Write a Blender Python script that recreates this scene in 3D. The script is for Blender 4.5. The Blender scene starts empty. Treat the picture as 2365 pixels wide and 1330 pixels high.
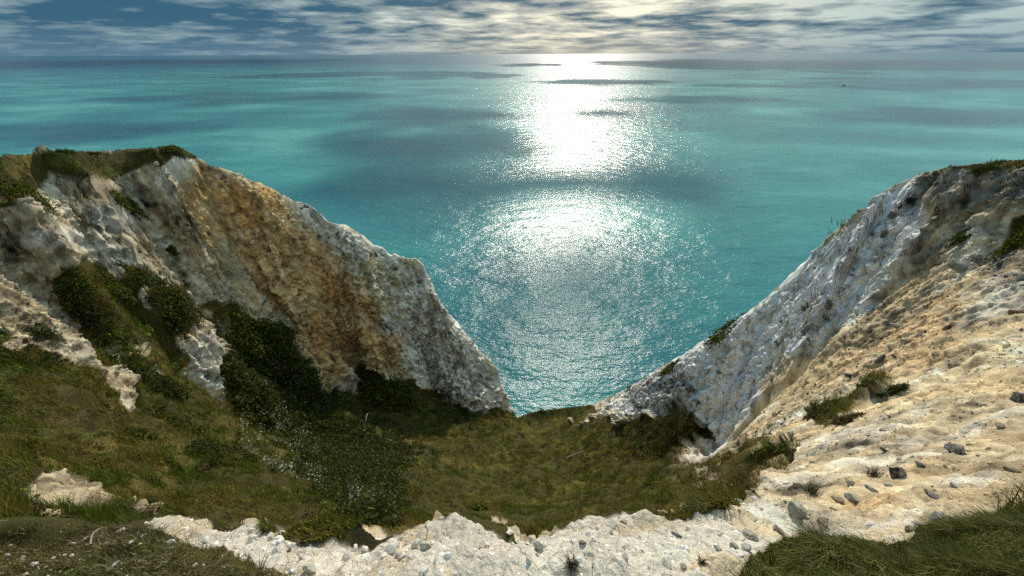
import bpy, math, random
import numpy as np
from mathutils import Vector, Matrix
rng = np.random.default_rng(7); random.seed(7)
S = bpy.context.scene
COL = S.collection
R = math.radians
F, CX, CY, PITCH = 900.0, 1182.5, 665.0, R(31.06)
SEA = -90.0
SUN_AZ, SUN_EL = R(8.5), R(31)
cp, sp = math.cos(PITCH), math.sin(PITCH)

# ------------------------------------------------------------------ helpers
def ray(px, py):
    u = (np.asarray(px, float) - CX) / F; v = -(np.asarray(py, float) - CY) / F
    return u, cp + sp * v, -sp + cp * v
def P(px, py, Y):                       # a landmark of the place: seen at px,py and Y metres ahead
    x, y, z = ray(px, py); k = Y / y
    return np.stack([x * k, y * k, z * k], -1)
def proj(p):
    x, y, z = p[..., 0], p[..., 1], p[..., 2]
    d = np.maximum(y * cp - z * sp, 1e-3); h = y * sp + z * cp
    return CX + F * x / d, CY - F * h / d, d
_perm = np.random.default_rng(3).permutation(256); _perm = np.concatenate([_perm, _perm, _perm])
_g = np.random.default_rng(4).normal(size=(256, 3)); _g /= np.linalg.norm(_g, axis=1)[:, None]
def perlin(p):
    i = np.floor(p).astype(np.int64); f = p - i; i &= 255
    w = f * f * f * (f * (f * 6 - 15) + 10)
    out = 0
    for dx in (0, 1):
        for dy in (0, 1):
            for dz in (0, 1):
                h = _perm[_perm[_perm[i[:, 0] + dx] + i[:, 1] + dy] + i[:, 2] + dz]
                g = _g[h]
                d = g[:, 0] * (f[:, 0] - dx) + g[:, 1] * (f[:, 1] - dy) + g[:, 2] * (f[:, 2] - dz)
                wx = w[:, 0] if dx else 1 - w[:, 0]; wy = w[:, 1] if dy else 1 - w[:, 1]; wz = w[:, 2] if dz else 1 - w[:, 2]
                out = out + wx * wy * wz * d
    return out * 1.5
_w = np.random.default_rng(5).random((256, 3))
def worley(p):                          # F1, F2 and the id of the nearest cell
    i = np.floor(p).astype(np.int64); f = p - i; i &= 255
    f1 = np.full(len(p), 9.0); f2 = np.full(len(p), 9.0); cid = np.zeros(len(p), np.int64)
    for dx in (-1, 0, 1):
        for dy in (-1, 0, 1):
            for dz in (-1, 0, 1):
                h = _perm[_perm[_perm[(i[:, 0] + dx) & 255] + ((i[:, 1] + dy) & 255)] + ((i[:, 2] + dz) & 255)]
                q = _w[h] + (dx, dy, dz) - f
                d = np.sqrt((q * q).sum(1))
                near = d < f1
                f2 = np.where(near, f1, np.minimum(f2, d)); cid = np.where(near, h, cid); f1 = np.where(near, d, f1)
    return f1, f2, cid
def sm(a, b, x):
    t = np.clip((x - a) / (b - a), 0, 1); return t * t * (3 - 2 * t)
def mixc(c, col, m):
    return c * (1 - m[:, None]) + np.asarray(col) * m[:, None]

def tag(o, label=None, cat=None, group=None, kind=None):
    if label: o['label'] = label
    if cat: o['category'] = cat
    if group: o['group'] = group
    if kind: o['kind'] = kind
    return o
def mesh_np(name, V, Fq, mat=None, smooth=True, attrs=None, parent=None):
    """V (n,3), Fq (m,k) index array -> linked mesh object"""
    me = bpy.data.meshes.new(name)
    V = np.ascontiguousarray(V, np.float32); Fq = np.ascontiguousarray(Fq, np.int32)
    m, k = Fq.shape
    me.vertices.add(len(V)); me.vertices.foreach_set('co', V.ravel())
    me.loops.add(m * k); me.loops.foreach_set('vertex_index', Fq.ravel())
    me.polygons.add(m); me.polygons.foreach_set('loop_start', np.arange(0, m * k, k, dtype=np.int32))
    me.update(calc_edges=True)
    me.polygons.foreach_set('use_smooth', np.full(m, smooth, bool))
    for nm, arr in (attrs or {}).items():
        if arr.ndim == 2:
            a = me.attributes.new(nm, 'FLOAT_COLOR', 'POINT')
            a.data.foreach_set('color', np.concatenate([arr, np.ones((len(arr), 1))], 1).astype(np.float32).ravel())
        else:
            a = me.attributes.new(nm, 'FLOAT', 'POINT'); a.data.foreach_set('value', arr.astype(np.float32))
    if mat: me.materials.append(mat)
    o = bpy.data.objects.new(name, me); COL.objects.link(o)
    if parent: o.parent = parent
    return o
class NT:
    def __init__(s, mat):
        s.t = mat.node_tree
    def n(s, typ, **kw):
        nd = s.t.nodes.new(typ)
        for k, v in kw.items():
            if k.startswith('i_'):
                nd.inputs[k[2:].replace('_', ' ')].default_value = v
            else: setattr(nd, k, v)
        return nd
    def l(s, a, b): s.t.links.new(a, b)
    def math(s, op, a, b=None, clamp=False):
        nd = s.t.nodes.new('ShaderNodeMath'); nd.operation = op; nd.use_clamp = clamp
        for i, v in enumerate((a, b)):
            if v is None: continue
            if isinstance(v, (int, float)): nd.inputs[i].default_value = v
            else: s.l(v, nd.inputs[i])
        return nd.outputs[0]
    def ramp(s, fac, stops):
        nd = s.t.nodes.new('ShaderNodeValToRGB'); e = nd.color_ramp.elements
        while len(e) < len(stops): e.new(0.5)
        for el, (p, c) in zip(e, stops):
            el.position = p; el.color = (c, c, c, 1) if isinstance(c, (int, float)) else (*c, 1)
        s.l(fac, nd.inputs[0]); return nd.outputs[0]
    def mix(s, fac, a, b, mode='MIX'):
        nd = s.t.nodes.new('ShaderNodeMix'); nd.data_type = 'RGBA'; nd.blend_type = mode
        for sock, v in ((nd.inputs[0], fac), (nd.inputs[6], a), (nd.inputs[7], b)):
            if isinstance(v, (int, float)): sock.default_value = v
            elif isinstance(v, tuple): sock.default_value = (*v, 1)
            else: s.l(v, sock)
        return nd.outputs[2]
def material(name):
    m = bpy.data.materials.new(name); m.use_nodes = True
    return m, NT(m), m.node_tree.nodes['Principled BSDF']

# ------------------------------------------------------------------ camera
cam = bpy.data.cameras.new('camera'); co = bpy.data.objects.new('camera', cam); COL.objects.link(co)
cam.sensor_width = 36; cam.lens = 36 * F / 2365; cam.clip_start = 0.05; cam.clip_end = 200000
co.rotation_euler = (Matrix.Rotation(math.pi / 2 - PITCH, 3, 'X') @ Matrix.Rotation(R(-0.24), 3, 'Z')).to_euler()
S.camera = co

# ------------------------------------------------------------------ terrain: landmarks
RIDGE = [(-250,358,19),(0,352,23),(100,348,27),(200,343,31),(300,339,36),(372,336,39.5),(420,338,41),(480,370,43),(560,402,45),(680,460,48),
 (720,472,49),(760,500,50),(800,518,51),(845,540,52),(862,556,52),(885,566,52.5),(905,586,53),(935,586,53.2),(962,590,53.5),(974,606,53.5),(988,645,53.5),(1010,690,53.5),(1050,745,53),(1100,800,52),(1150,862,50.5),
 (1170,915,49),(1192,965,47),(1230,952,50),(1300,943,50),(1380,934,46),(1430,905,42),(1500,868,38),(1560,830,35.5),(1640,780,32),
 (1700,740,30.5),(1780,682,28.5),(1840,625,27),(1920,545,24.5),(1985,490,22.5),(2060,435,20.5),(2130,402,19),(2200,390,17.5),
 (2290,380,16.3),(2365,372,15.4),(2600,366,12.5)]
FARC = {-250:[(500,17),(650,14),(800,11),(950,7),(1100,3.4),(1180,2)],
 0:[(425,20.6),(500,20.5),(650,17),(800,14),(950,9),(1100,4.5),(1180,2.6)],
 200:[(405,27.6),(480,26),(600,24),(750,19),(900,14.5),(1050,8.5),(1150,5),(1200,3.2)],
 400:[(390,36.3),(450,35),(580,34),(700,29),(850,22),(1000,14.5),(1100,9.5),(1180,5.5)],
 600:[(490,45),(560,44),(700,40),(800,34),(900,28),(1000,20),(1100,12.5),(1180,7)],
 800:[(580,50),(650,49),(800,45),(880,41),(950,33),(1050,23),(1130,14),(1200,8)],
 1000:[(740,52.5),(800,51),(900,47),(960,41),(1050,29),(1130,18),(1200,9)],
 1190:[(1000,41),(1030,36),(1100,25),(1160,16),(1210,9.5)],
 1400:[(950,40),(990,35.5),(1060,28),(1130,18),(1180,11)],
 1600:[(850,31.6),(900,29.8),(960,27),(1040,21.5),(1100,16),(1150,9)],
 1700:[(800,29.5),(880,27.5),(960,24),(1020,18),(1070,11),(1120,5.5)],
 1800:[(730,27),(780,25.5),(850,23),(920,19),(1000,12),(1080,5.2),(1150,2.7)],
 2000:[(540,21.5),(600,20.5),(700,18),(800,14),(900,10),(1000,5.8),(1100,3.0),(1200,1.7)],
 2200:[(440,17),(500,16),(600,14),(700,11.5),(800,9),(900,6.6),(1000,4.3),(1100,2.5),(1180,1.5)],
 2365:[(420,14.8),(450,14.5),(550,12.5),(650,10.5),(750,8.5),(850,6.5),(950,4.6),(1050,2.7),(1150,1.5)],
 2600:[(450,11.5),(550,10),(700,7.5),(850,5),(950,3.4),(1050,2)]}
RIM = [(-250,1225,.95),(0,1216,1.2),(150,1222,1.2),(250,1226,1.2),(330,1212,1.28),(420,1203,1.32),(520,1203,1.32),(600,1206,1.3),(645,1224,1.22),(760,1216,1.22),
 (900,1222,1.18),(980,1215,1.18),(1040,1198,1.2),(1100,1206,1.2),(1200,1230,1.12),(1290,1232,1.13),(1330,1212,1.2),(1400,1200,1.25),
 (1500,1196,1.28),(1600,1186,1.35),(1700,1168,1.5),(1760,1150,1.8),(2000,1100,3.0),(2200,1050,3.4),(2365,1000,3.6),(2600,1000,2.6)]
NEAR = [(-250,1330,.66),(0,1330,.82),(300,1330,.82),(600,1330,.82),(900,1330,.8),(1182,1330,.8),(1182,1270,.97),(500,1260,1.08),(800,1270,1.0),(1500,1330,.8),
 (1500,1250,1.05),(1700,1330,.85),(1700,1240,1.15),(1800,1300,1.0),(1800,1220,1.45),(2000,1320,.85),(2200,1300,.9),(2365,1330,.68),(2365,1250,.92),(2600,1250,.7)]
def polar(p):
    r = np.hypot(p[:, 0], p[:, 1]); return np.arctan2(p[:, 0], p[:, 1]), np.log(r), np.arctan2(p[:, 2], r)
rid = P(*np.array(RIDGE, float).T); far = P(*np.array([(k, y, Y) for k, c in FARC.items() for y, Y in c], float).T)
rim = P(*np.array(RIM, float).T); nea = P(*np.array(NEAR, float).T)
under = np.array([(a, math.log(r), math.atan2(-1.66 - .12 * r, r)) for a in np.radians([-60, -35, -10, 15, 40, 60]) for r in (.22, .42)])
back = np.array([(R(a), math.log(r), math.atan2(-1.65 - k * r, r)) for a, k in ((-178, -.03), (-140, .0), (-100, .1), (100, .12), (140, .0), (178, -.03)) for r in (.3, 1, 4, 12, 35)])
ra, rl, re_ = polar(rid); rr_ridge = np.exp(rl)
_o = np.argsort(ra); ra, rl, re_, rr_ridge = ra[_o], rl[_o], re_[_o], rr_ridge[_o]
def inward(p):                          # keep the wall landmarks on this side of the crest
    a, l, e = polar(p); q = np.exp(l) / np.interp(a, ra, rr_ridge)
    q = np.where(q > .88, .88 + .085 * (1 - np.exp(-(q - .88) / .085)), q)
    r = q * np.interp(a, ra, rr_ridge)
    return np.stack([r * np.sin(a), r * np.cos(a), r * np.tan(e)], -1)
far = inward(far)
def rbf(pts, c):
    az, lr, e = pts; keep = np.unique(np.round(np.stack([az, lr], 1), 3), axis=0, return_index=True)[1]; az, lr, e = az[keep], lr[keep], e[keep]; d = np.sqrt((az[:, None] - az) ** 2 + (lr[:, None] - lr) ** 2 + c * c)
    w = np.linalg.solve(d + 0 * np.eye(len(az)), e - e.mean())
    def ev(a, l):
        out = np.full(a.shape, e.mean())
        for k in range(len(az)): out += w[k] * np.sqrt((a - az[k]) ** 2 + (l - lr[k]) ** 2 + c * c)
        return out
    return ev
cat2 = lambda *a: tuple(np.concatenate(x) for x in zip(*a))
rimR = rim[[i for i, t in enumerate(RIM) if t[0] > 1650]]; neaR = nea[[i for i, t in enumerate(NEAR) if t[0] >= 1800]]
bk = tuple(back.T); un = tuple(under.T)
ev_far = rbf(cat2(polar(rid), polar(far), polar(rimR), polar(neaR), bk), .03)
farn = far[[i for i, (k, y) in enumerate([(k, y) for k, c in FARC.items() for y, Y in c]) if k >= 1800]]
ev_near = rbf(cat2(polar(rim), polar(nea), polar(farn), un, bk), .05)
ma, ml, _ = polar(rim)
DROPW = np.interp([t[0] for t in RIM], [-250, 0, 200, 400, 600, 800, 1000, 1190, 1400, 1600, 1700, 1760], [.72, .75, .95, 1.4, 1.65, 1.85, 1.95, 2.05, 2.1, 1.8, 1.2, 0])
def r_ridge(az):
    return np.interp(az, np.concatenate([[-3.2, -2.2, -1.4], ra, [1.4, 2.2, 3.2]]), np.concatenate([[70, 70, 40], rr_ridge, [40, 70, 70]]))
def l_rim(az): return np.interp(az, ma, ml)

_a = np.linspace(-76, 76, 4000); _w8 = np.cumsum(1 + 1.3 * (_a / 60) ** 2); _w8 = (_w8 - _w8[0]) / (_w8[-1] - _w8[0])
AZ = np.radians(np.concatenate([np.linspace(-180, -76, 50, endpoint=False), np.interp(np.linspace(0, 1, 1500), _w8, _a), np.linspace(76, 180, 51)[1:]]))
NC, NR = len(AZ), 860
def base_e(a, l):
    """elevation angle of the ground in direction a at log distance l"""
    lr_ = np.log(r_ridge(a)); li = np.minimum(l, lr_)
    wn = sm(.02, .10, li - l_rim(a))
    e = ev_near(a, li) * (1 - wn) + ev_far(a, li) * wn
    dw = np.interp(a, ma, DROPW); x_ = (li - l_rim(a)) / np.maximum(dw, .05)      # the drop hidden behind the rim
    e = e - R(11) * (dw / 2) * sm(.0, .07, x_) * sm(1.0, .6, x_)
    lc = np.log(np.interp(a, ra, rr_ridge))
    ec = ev_far(a, lc) if l.ndim == 1 else np.repeat(ev_far(a[:, 0], lc[:, 0])[:, None], l.shape[1], 1)
    e = e + (np.interp(a, ra, re_) - ec) * np.exp(-((li - lr_) / .13) ** 2) * (np.abs(a) < R(75))
    e = np.where((np.abs(a) < R(75)) & (li < lr_ - .01), np.minimum(e, np.interp(a, ra, re_) - .004), e)
    over = np.maximum(np.exp(l) - np.exp(lr_), 0)
    z = np.tan(e) * np.exp(li)
    sea = sm(R(110), R(95), np.abs(a))
    z = z - sea * (1.2 * over + 2.2 * over ** 1.6)
    z = np.maximum(z, SEA - 6)
    return np.arctan2(z, np.exp(l)), z
# fine profile per azimuth, then rows spread evenly over what the eye runs along
LF = np.linspace(math.log(.2), math.log(110), 1500)
A2, L2 = np.meshgrid(AZ, LF, indexing='ij')
E2, Z2 = base_e(A2, L2)
run = np.maximum.accumulate(E2, 1); hid = E2 < run - .004
seg = np.sqrt((np.diff(L2, axis=1) * .12) ** 2 + np.diff(E2, axis=1) ** 2)
seg = np.where(hid[:, 1:], seg * .12 + np.diff(L2, axis=1) * .02, seg + 1e-4)
seg = np.where(E2[:, 1:] < R(-75), seg * .25, seg)
cum = np.concatenate([np.zeros((NC, 1)), np.cumsum(seg, 1)], 1); cum /= cum[:, -1:]
# smooth the row positions over neighbouring azimuths so that the quads stay regular
ts = np.linspace(0, 1, NR)
LR = np.stack([np.interp(ts, cum[i], LF) for i in range(NC)])
for _ in range(60):
    LR[2:-2] = (LR[:-4] + LR[1:-3] + LR[2:-2] + LR[3:-1] + LR[4:]) / 5
AA = np.repeat(AZ[:, None], NR, 1)
EE, ZZ = base_e(AA, LR)
RR = np.exp(LR)
base = np.stack([RR * np.sin(AA), RR * np.cos(AA), ZZ], -1)
def grid_normals(p):
    da = np.gradient(p, axis=0); dr = np.gradient(p, axis=1)
    n = np.cross(da, dr); n /= np.linalg.norm(n, axis=-1, keepdims=True) + 1e-12
    return n
def visible(p):
    e = np.arctan2(p[..., 2], np.hypot(p[..., 0], p[..., 1]))
    return e >= np.maximum.accumulate(e, 1) - .0025

# ------------------------------------------------------------------ where grass, clay and bare chalk lie (outlines seen from the path)
RS = 5
GW, GH = 2800 // RS, 1330 // RS + 40; OX = 220
def raster(polys, blur=3):
    yy, xx = np.mgrid[0:GH, 0:GW]; X = xx * RS - OX; Y = yy * RS
    out = np.zeros((GH, GW), bool)
    for pl in polys:
        pl = np.array(pl, float); ins = np.zeros((GH, GW), bool); j = len(pl) - 1
        for i in range(len(pl)):
            xi, yi = pl[i]; xj, yj = pl[j]
            c = ((yi > Y) != (yj > Y)) & (X < (xj - xi) * (Y - yi) / (yj - yi + 1e-9) + xi)
            ins ^= c; j = i
        out |= ins
    f = out.astype(float)
    for _ in range(blur):
        f[1:-1] = (f[:-2] + 2 * f[1:-1] + f[2:]) / 4; f[:, 1:-1] = (f[:, :-2] + 2 * f[:, 1:-1] + f[:, 2:]) / 4
    return f
def sample(f, px, py):
    x = np.clip((px + OX) / RS, 0, GW - 1.01); y = np.clip(py / RS, 0, GH - 1.01)
    i = x.astype(int); j = y.astype(int); fx = x - i; fy = y - j
    return (f[j, i] * (1 - fx) + f[j, i + 1] * fx) * (1 - fy) + (f[j + 1, i] * (1 - fx) + f[j + 1, i + 1] * fx) * fy
VEG = [[(-220,300),(0,340),(410,325),(480,365),(420,372),(300,398),(200,400),(110,395),(80,445),(0,470),(-220,480)],
 [(125,620),(190,600),(285,630),(330,615),(300,680),(370,740),(390,800),(440,860),(480,960),(500,830),(545,760),(600,720),(660,790),(740,905),(815,905),(835,850),(930,872),(1030,920),(1100,955),
  (1185,950),(1240,925),(1330,915),(1385,915),(1360,960),(1300,985),(1400,975),(1500,955),(1590,945),(1650,975),(1640,1000),(1570,1050),(1600,1075),(1700,1040),(1760,1000),(1830,1010),(1830,1040),(1780,1110),(1740,1150),
  (1700,1170),(1600,1190),(1330,1215),(1290,1235),(1200,1233),(1040,1200),(900,1225),(640,1227),(600,1208),(420,1206),(300,1222),(250,1230),(0,1240),(-220,1260),(-220,760),(0,775),(150,830),(215,850),(290,945),(330,975),(300,900),(190,800),(170,750),(130,680)],
 [(320,660),(400,650),(455,655),(450,720),(410,745),(350,715)],[(455,710),(530,690),(590,720),(560,760),(480,755)],
 [(50,725),(110,720),(120,760),(60,765)],[(285,615),(335,612),(330,632),(290,635)],[(240,435),(275,440),(280,458),(250,455)],[(300,455),(325,460),(330,490),(305,485)],
 [(-220,1230),(0,1215),(200,1210),(330,1225),(480,1255),(560,1275),(620,1300),(700,1345),(700,1500),(-220,1500)],
 [(1700,1345),(1740,1300),(1850,1275),(1990,1262),(2080,1262),(2110,1236),(2200,1218),(2300,1205),(2620,1180),(2620,1500),(1700,1500)],
 [(2330,500),(2400,470),(2400,570),(2330,570)],[(1860,940),(1900,930),(1960,935),(2040,890),(2075,885),(2060,920),(2000,945),(1950,975),(1880,985)],
 [(1635,782),(1700,742),(1735,722),(1728,732),(1670,772),(1640,790)],[(1520,852),(1560,835),(1550,845)],[(2130,398),(2190,386),(2365,368),(2500,362),(2500,392),(2365,394),(2200,408)]]
BARE = [[(90,1110),(180,1100),(265,1135),(190,1165),(140,1180),(90,1185),(75,1140)],[(215,860),(250,880),(300,940),(310,955),(270,915)],
 [(400,790),(470,775),(495,820),(490,890),(460,905),(430,860)],[(575,868),(600,866),(600,882),(580,882)],[(290,1165),(370,1165),(360,1180),(300,1185)]]
ORANGE = [[(400,395),(500,375),(600,415),(700,490),(780,570),(850,660),(920,770),(940,850),(830,855),(735,905),(680,830),(650,740),(600,700),(560,640),(530,570),(480,530),(430,470)],[(930,872),(1010,890),(1060,925),(1040,935),(980,905)]]
DEEP = [[(440,410),(560,400),(640,470),(600,520),(520,500)],[(660,690),(740,720),(800,800),(760,870),(700,840)],[(640,480),(700,540),(800,700),(760,720),(680,620)]]
GREYL = [[(600,420),(720,470),(990,590),(1195,970),(1080,950),(930,850),(900,780),(830,660),(740,560)],[(180,480),(310,470),(330,540),(230,545)],[(60,520),(180,520),(330,590),(280,605),(100,560)],[(400,790),(500,780),(490,890),(450,890)],
 [(340,360),(440,370),(430,440),(380,420)]]
DIRTL = [[(760,520),(860,560),(960,600),(960,700),(900,760),(830,660)]]
WHITER = [[(1370,960),(1500,868),(1780,680),(2060,435),(2140,420),(2140,540),(2050,640),(1960,740),(1840,830),(1760,900),(1700,980),(1640,1050),(1580,1075),(1620,1010),(1590,930),(1480,950)]]
CREAMR = [[(1950,720),(2130,560),(2365,470),(2600,450),(2600,1180),(2350,1160),(2100,1200),(1740,1170),(1840,1060),(1700,1060),(1760,900),(1850,830)]]
RUSTR = [[(1990,740),(2100,690),(2200,670),(2240,730),(2190,830),(2080,850),(1990,900),(1900,880)],[(1700,1060),(1780,1040),(1810,1080),(1740,1140),(1690,1110)],[(2130,590),(2200,560),(2150,640),(2000,740),(1960,750)],[(1330,1230),(1470,1210),(1600,1200),(1600,1225),(1480,1240)],[(2060,1160),(2100,1140),(2090,1190)],[(1880,1120),(2060,1120),(2070,1200),(1900,1200)]]
SCREE = [[(2120,420),(2190,392),(2365,375),(2600,365),(2600,470),(2365,455),(2250,470),(2150,480)],[(2260,590),(2365,560),(2500,550),(2500,690),(2365,680),(2290,650)],[(1480,880),(1560,850),(1600,900),(1560,935),(1420,945)]]
LEDGE = [[(-220,1240),(300,1222),(420,1200),(600,1200),(640,1224),(900,1218),(1040,1192),(1200,1230),(1300,1230),(1330,1212),(1500,1192),(1700,1168),(1760,1150),(1860,1230),(2000,1220),(2120,1200),(2120,1500),(-220,1500)]]
RIGHT = [[(1365,962),(1380,930),(1640,770),(2000,450),(2130,390),(2620,330),(2620,1500),(1700,1345),(1860,1230),(1740,1165),(1840,1060),(1780,1010),(1700,1060),(1580,1080),(1650,985),(1590,935),(1450,955)]]
RA = {k: raster(v, b) for k, v, b in (('veg', VEG, 2), ('bare', BARE, 1), ('orange', ORANGE, 5), ('deep_tone', DEEP, 6), ('greyl', GREYL, 5), ('dirtl', DIRTL, 6), ('whiter', WHITER, 4),
      ('creamr', CREAMR, 5), ('rustr', RUSTR, 8), ('scree', SCREE, 5), ('ledge', LEDGE, 1), ('right', RIGHT, 2))}

# ------------------------------------------------------------------ relief
bf = base.reshape(-1, 3)
bl = base.copy()
for _ in range(6):
    bl[1:-1] = (bl[:-2] + 2 * bl[1:-1] + bl[2:]) / 4; bl[:, 3:-3] = (bl[:, :-6] + 2 * bl[:, 3:-3] + bl[:, 6:]) / 4
nf = grid_normals(bl).reshape(-1, 3)
vis0 = (EE >= np.maximum.accumulate(EE, 1) - .03).ravel() & (np.abs(AA.ravel()) < R(75))
rflat = RR.ravel()
px, py, _ = proj(bf)
j1 = perlin(bf / np.maximum(rflat, .3)[:, None] ** .8 * 5.0 + 3); j2 = perlin(bf / np.maximum(rflat, .3)[:, None] ** .8 * 5.0 + 41)
j3 = perlin(bf / np.maximum(rflat, .3)[:, None] ** .8 * 16 + 7); j4 = perlin(bf / np.maximum(rflat, .3)[:, None] ** .8 * 16 + 77)
jk = .12 + .88 * sm(1.6, 6, rflat); jx = px + jk * (34 * j1 + 16 * j3); jy = py + jk * (28 * j2 + 14 * j4)
M = {k: sample(v, jx, jy) for k, v in RA.items()}
hole = sm(.08, .30, j2 * .9 + j3 * .55 + .25 * j1) * sm(620, 480, px) * sm(960, 820, py) * sm(470, 520, py)
hole2 = sm(.05, .35, j2 * .6 + j4 * .8 + .2) * sm(1420, 1600, px) * sm(1900, 1840, px) * sm(925, 950, py) * sm(1180, 1120, py) * .5
M['veg'] = sm(.35, .65, M['veg'] - .8 * hole - hole2) * (1 - sm(.3, .7, M['bare']))
front = (np.abs(AA.ravel()) < R(75)) & (bf[:, 1] > .1)
for k in M: M[k] = np.where(front, M[k], 1. if k == 'veg' else 0.)
lflat = LR.ravel()
drop_ = (lflat - l_rim(AA.ravel()) > .09) & (rflat < 4.5) & (px < 1640); M['veg'] = np.where(drop_, 1., M['veg'])
beyond = sm(.0, .05, lflat - np.log(r_ridge(AA.ravel())))
M['veg'] *= 1 - beyond
ledge = sm(.07, .0, lflat - l_rim(AA.ravel())) * M['ledge']
SPC = np.maximum(rflat * R(.1), np.linalg.norm(np.gradient(base, axis=1), axis=-1).ravel())
def octaves(p, l0, n, gain=.5, ridged=False, amp=1., off=0., m=None):
    full = np.zeros(len(p)); sel = np.where(vis0 if m is None else vis0 & (m > .01))[0]; p = p[sel]; spacing = SPC[sel]
    out = np.zeros(len(p)); l = l0; a = amp
    for k in range(n):
        w = sm(1.5, 4., l / spacing)
        q = np.where(w > 0)[0]
        v = perlin(p[q] / l + 13.7 * k + off)
        if ridged: v = .38 - np.abs(v) * 1.6
        out[q] += a * w[q] * v; l *= .5; a *= gain
    full[sel] = out; return full
def along(p, D, k):
    D = np.array(D) / np.linalg.norm(D); return p - k * (p @ D)[:, None] * D
DL = P(700, 800, 42.) - P(470, 400, 42.); DRt = P(1760, 960, 21.) - P(2200, 520, 16.)
rightm = sample(RA['right'], px, py) * front
gscale = np.minimum(1., rflat / 14.)            # relief is finer where the ground is near and smooth-trodden
rocky = (1 - M['veg']) * (1 - ledge)
leftm = (1 - rightm) * (1 - ledge)
al = along(bf, DL, .80); ar = along(bf, DRt, .88); arn = along(bf, P(1900, 1085, 4.2) - P(2300, 880, 7.0), .90)
mL = leftm * rocky; mR = rightm * rocky * gscale; mV = M['veg'] * gscale * (1 - ledge)
disp = 1.5 * octaves(al, 5., 7, .58, True, 1., 5., mL) * leftm * sm(20, 36, rflat) * rocky * (.3 + .7 * sm(350, 650, px))
disp += .5 * octaves(bf, 1.5, 6, .72, True, 1., 11., mL) * mL * gscale * (.6 + .4 * sm(350, 650, px))
mT = leftm * rocky * sm(640, 820, px) * sm(34, 42, rflat); disp += .9 * octaves(along(bf, (.25, 0, 1), .78), 3.6, 6, .62, True, 1., 43., mT) * mT
mN = rightm * rocky * (1 - ledge) * sm(22, 12, rflat); disp += (.075 * octaves(arn, .8, 6, .68, True, 1., 47., mN) + .035 * octaves(bf, .22, 5, .8, True, 1., 49., mN)) * mN
crm = M['creamr'] * .55; mR2 = mR * (1 - crm)
disp += (.34 * octaves(ar, 2.2, 7, .66, True, 1., 9., mR) * sm(6, 15, rflat) + .17 * octaves(bf, .7, 6, .74, True, 1., 19., mR)) * mR2
disp += (.75 * octaves(bf, 5., 6, .5, False, 1., 23., mV) + .25 * octaves(bf, .9, 3, .6, False, 1., 29., mV)) * mV * (1 - .7 * sm(.35, .1, np.log(r_ridge(AA.ravel())) - lflat))
disp += (.10 * octaves(bf, .5, 3, .5, False, 1., 31., ledge) + .022 * octaves(bf, .10, 3, .6, False, 1., 37., ledge)) * ledge
disp *= sm(.25, .9, rflat) * (1 - .55 * sm(.06, .0, np.log(r_ridge(AA.ravel())) - lflat))
blk = np.where((rocky + ledge > .3) & vis0)[0]
cellc = np.zeros(len(bf)); crack = np.ones(len(bf))
wj = bf[blk] + (.05 + .3 * sm(4, 20, rflat[blk]))[:, None] * np.stack([perlin(bf[blk] * .9 + k * 17) for k in (1, 2, 3)], 1)
for sc_, am, reg in ((2.0, .15, sm(14, 24, rflat[blk])), (.7, .10, sm(5, 9, rflat[blk]) * sm(70, 50, rflat[blk])), (.27, .045, sm(2.2, 4, rflat[blk]) * sm(26, 14, rflat[blk])), (.07, .010, sm(4, 2.4, rflat[blk]))):
    q = np.where(rightm[blk, None] > .5, along(wj, DRt, .6), along(wj, DL, .55))
    f1, f2, cid = worley(q / sc_)
    lum = (np.minimum(f2 - f1, .35) / .35)
    disp[blk] += am * reg * (1 - .35 * M['creamr'][blk]) * (lum * .8 - .5 + (cid / 255. - .5) * 1.1) * np.maximum(rocky[blk], ledge[blk])
    cellc[blk] += reg * (cid / 255. - .5); crack[blk] *= 1 - .2 * reg * (1 - sm(0, .10, f2 - f1))
ter = bf + nf * disp[:, None]
T3 = ter.reshape(NC, NR, 3)
tn = grid_normals(T3).reshape(-1, 3)
vis = visible(T3).ravel() & front

# ------------------------------------------------------------------ colour of the ground itself
n1 = octaves(bf, 4., 4, .6, False, 1., 51.); n2 = octaves(al * .7 + bf * .3, 1.6, 5, .65, False, 1., 57.); n3 = octaves(bf, .5, 4, .7, False, 1., 61.); nr = octaves(ar, 2.2, 6, .65, False, 1., 67.); nr = nr + (octaves(arn, 1., 6, .65, False, 1., 69.) - nr) * sm(14, 7, rflat)
c = np.tile(np.array([.52, .42, .27]), (len(bf), 1))
c = mixc(c, (.38, .31, .18), sm(-.1, .5, n1) * .7)
c = mixc(c, (.52, .47, .36), sm(.0, .5, n2) * .7)
c = mixc(c, (.60, .39, .165), M['orange'] * (.9 - .4 * sm(0, .4, n2)))
c = mixc(c, (.50, .26, .08), M['deep_tone'] * sm(-.1, .4, n2 + .4 * n1) * .8)
c = mixc(c, (.72, .67, .57), M['greyl'] * (.85 - .25 * sm(0, .4, n1)) * (1 - .7 * M['orange']))
c = mixc(c, (.50, .42, .25), M['dirtl'] * sm(-.3, .3, n1 + n2) * .7)
c = mixc(c, (.64, .52, .33), M['creamr'])
c = mixc(c, (.66, .60, .47), M['creamr'] * sm(.0, .35, nr))
c = mixc(c, (.60, .45, .25), M['creamr'] * sm(.05, .5, octaves(ar, 3., 4, .6, False, 1., 71.)) * .8)
c = mixc(c, (.56, .39, .21), M['rustr'] * sm(-.25, .25, nr + .6 * n3) * .9)
c = mixc(c, (.80, .78, .73), M['whiter'])
c = mixc(c, (.62, .57, .46), M['whiter'] * sm(.05, .4, nr + .5 * n3) * .6)
c = mixc(c, (.20, .185, .16), M['scree'] * sm(-.35, .25, n3 + n1 * .5) * .85)
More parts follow.
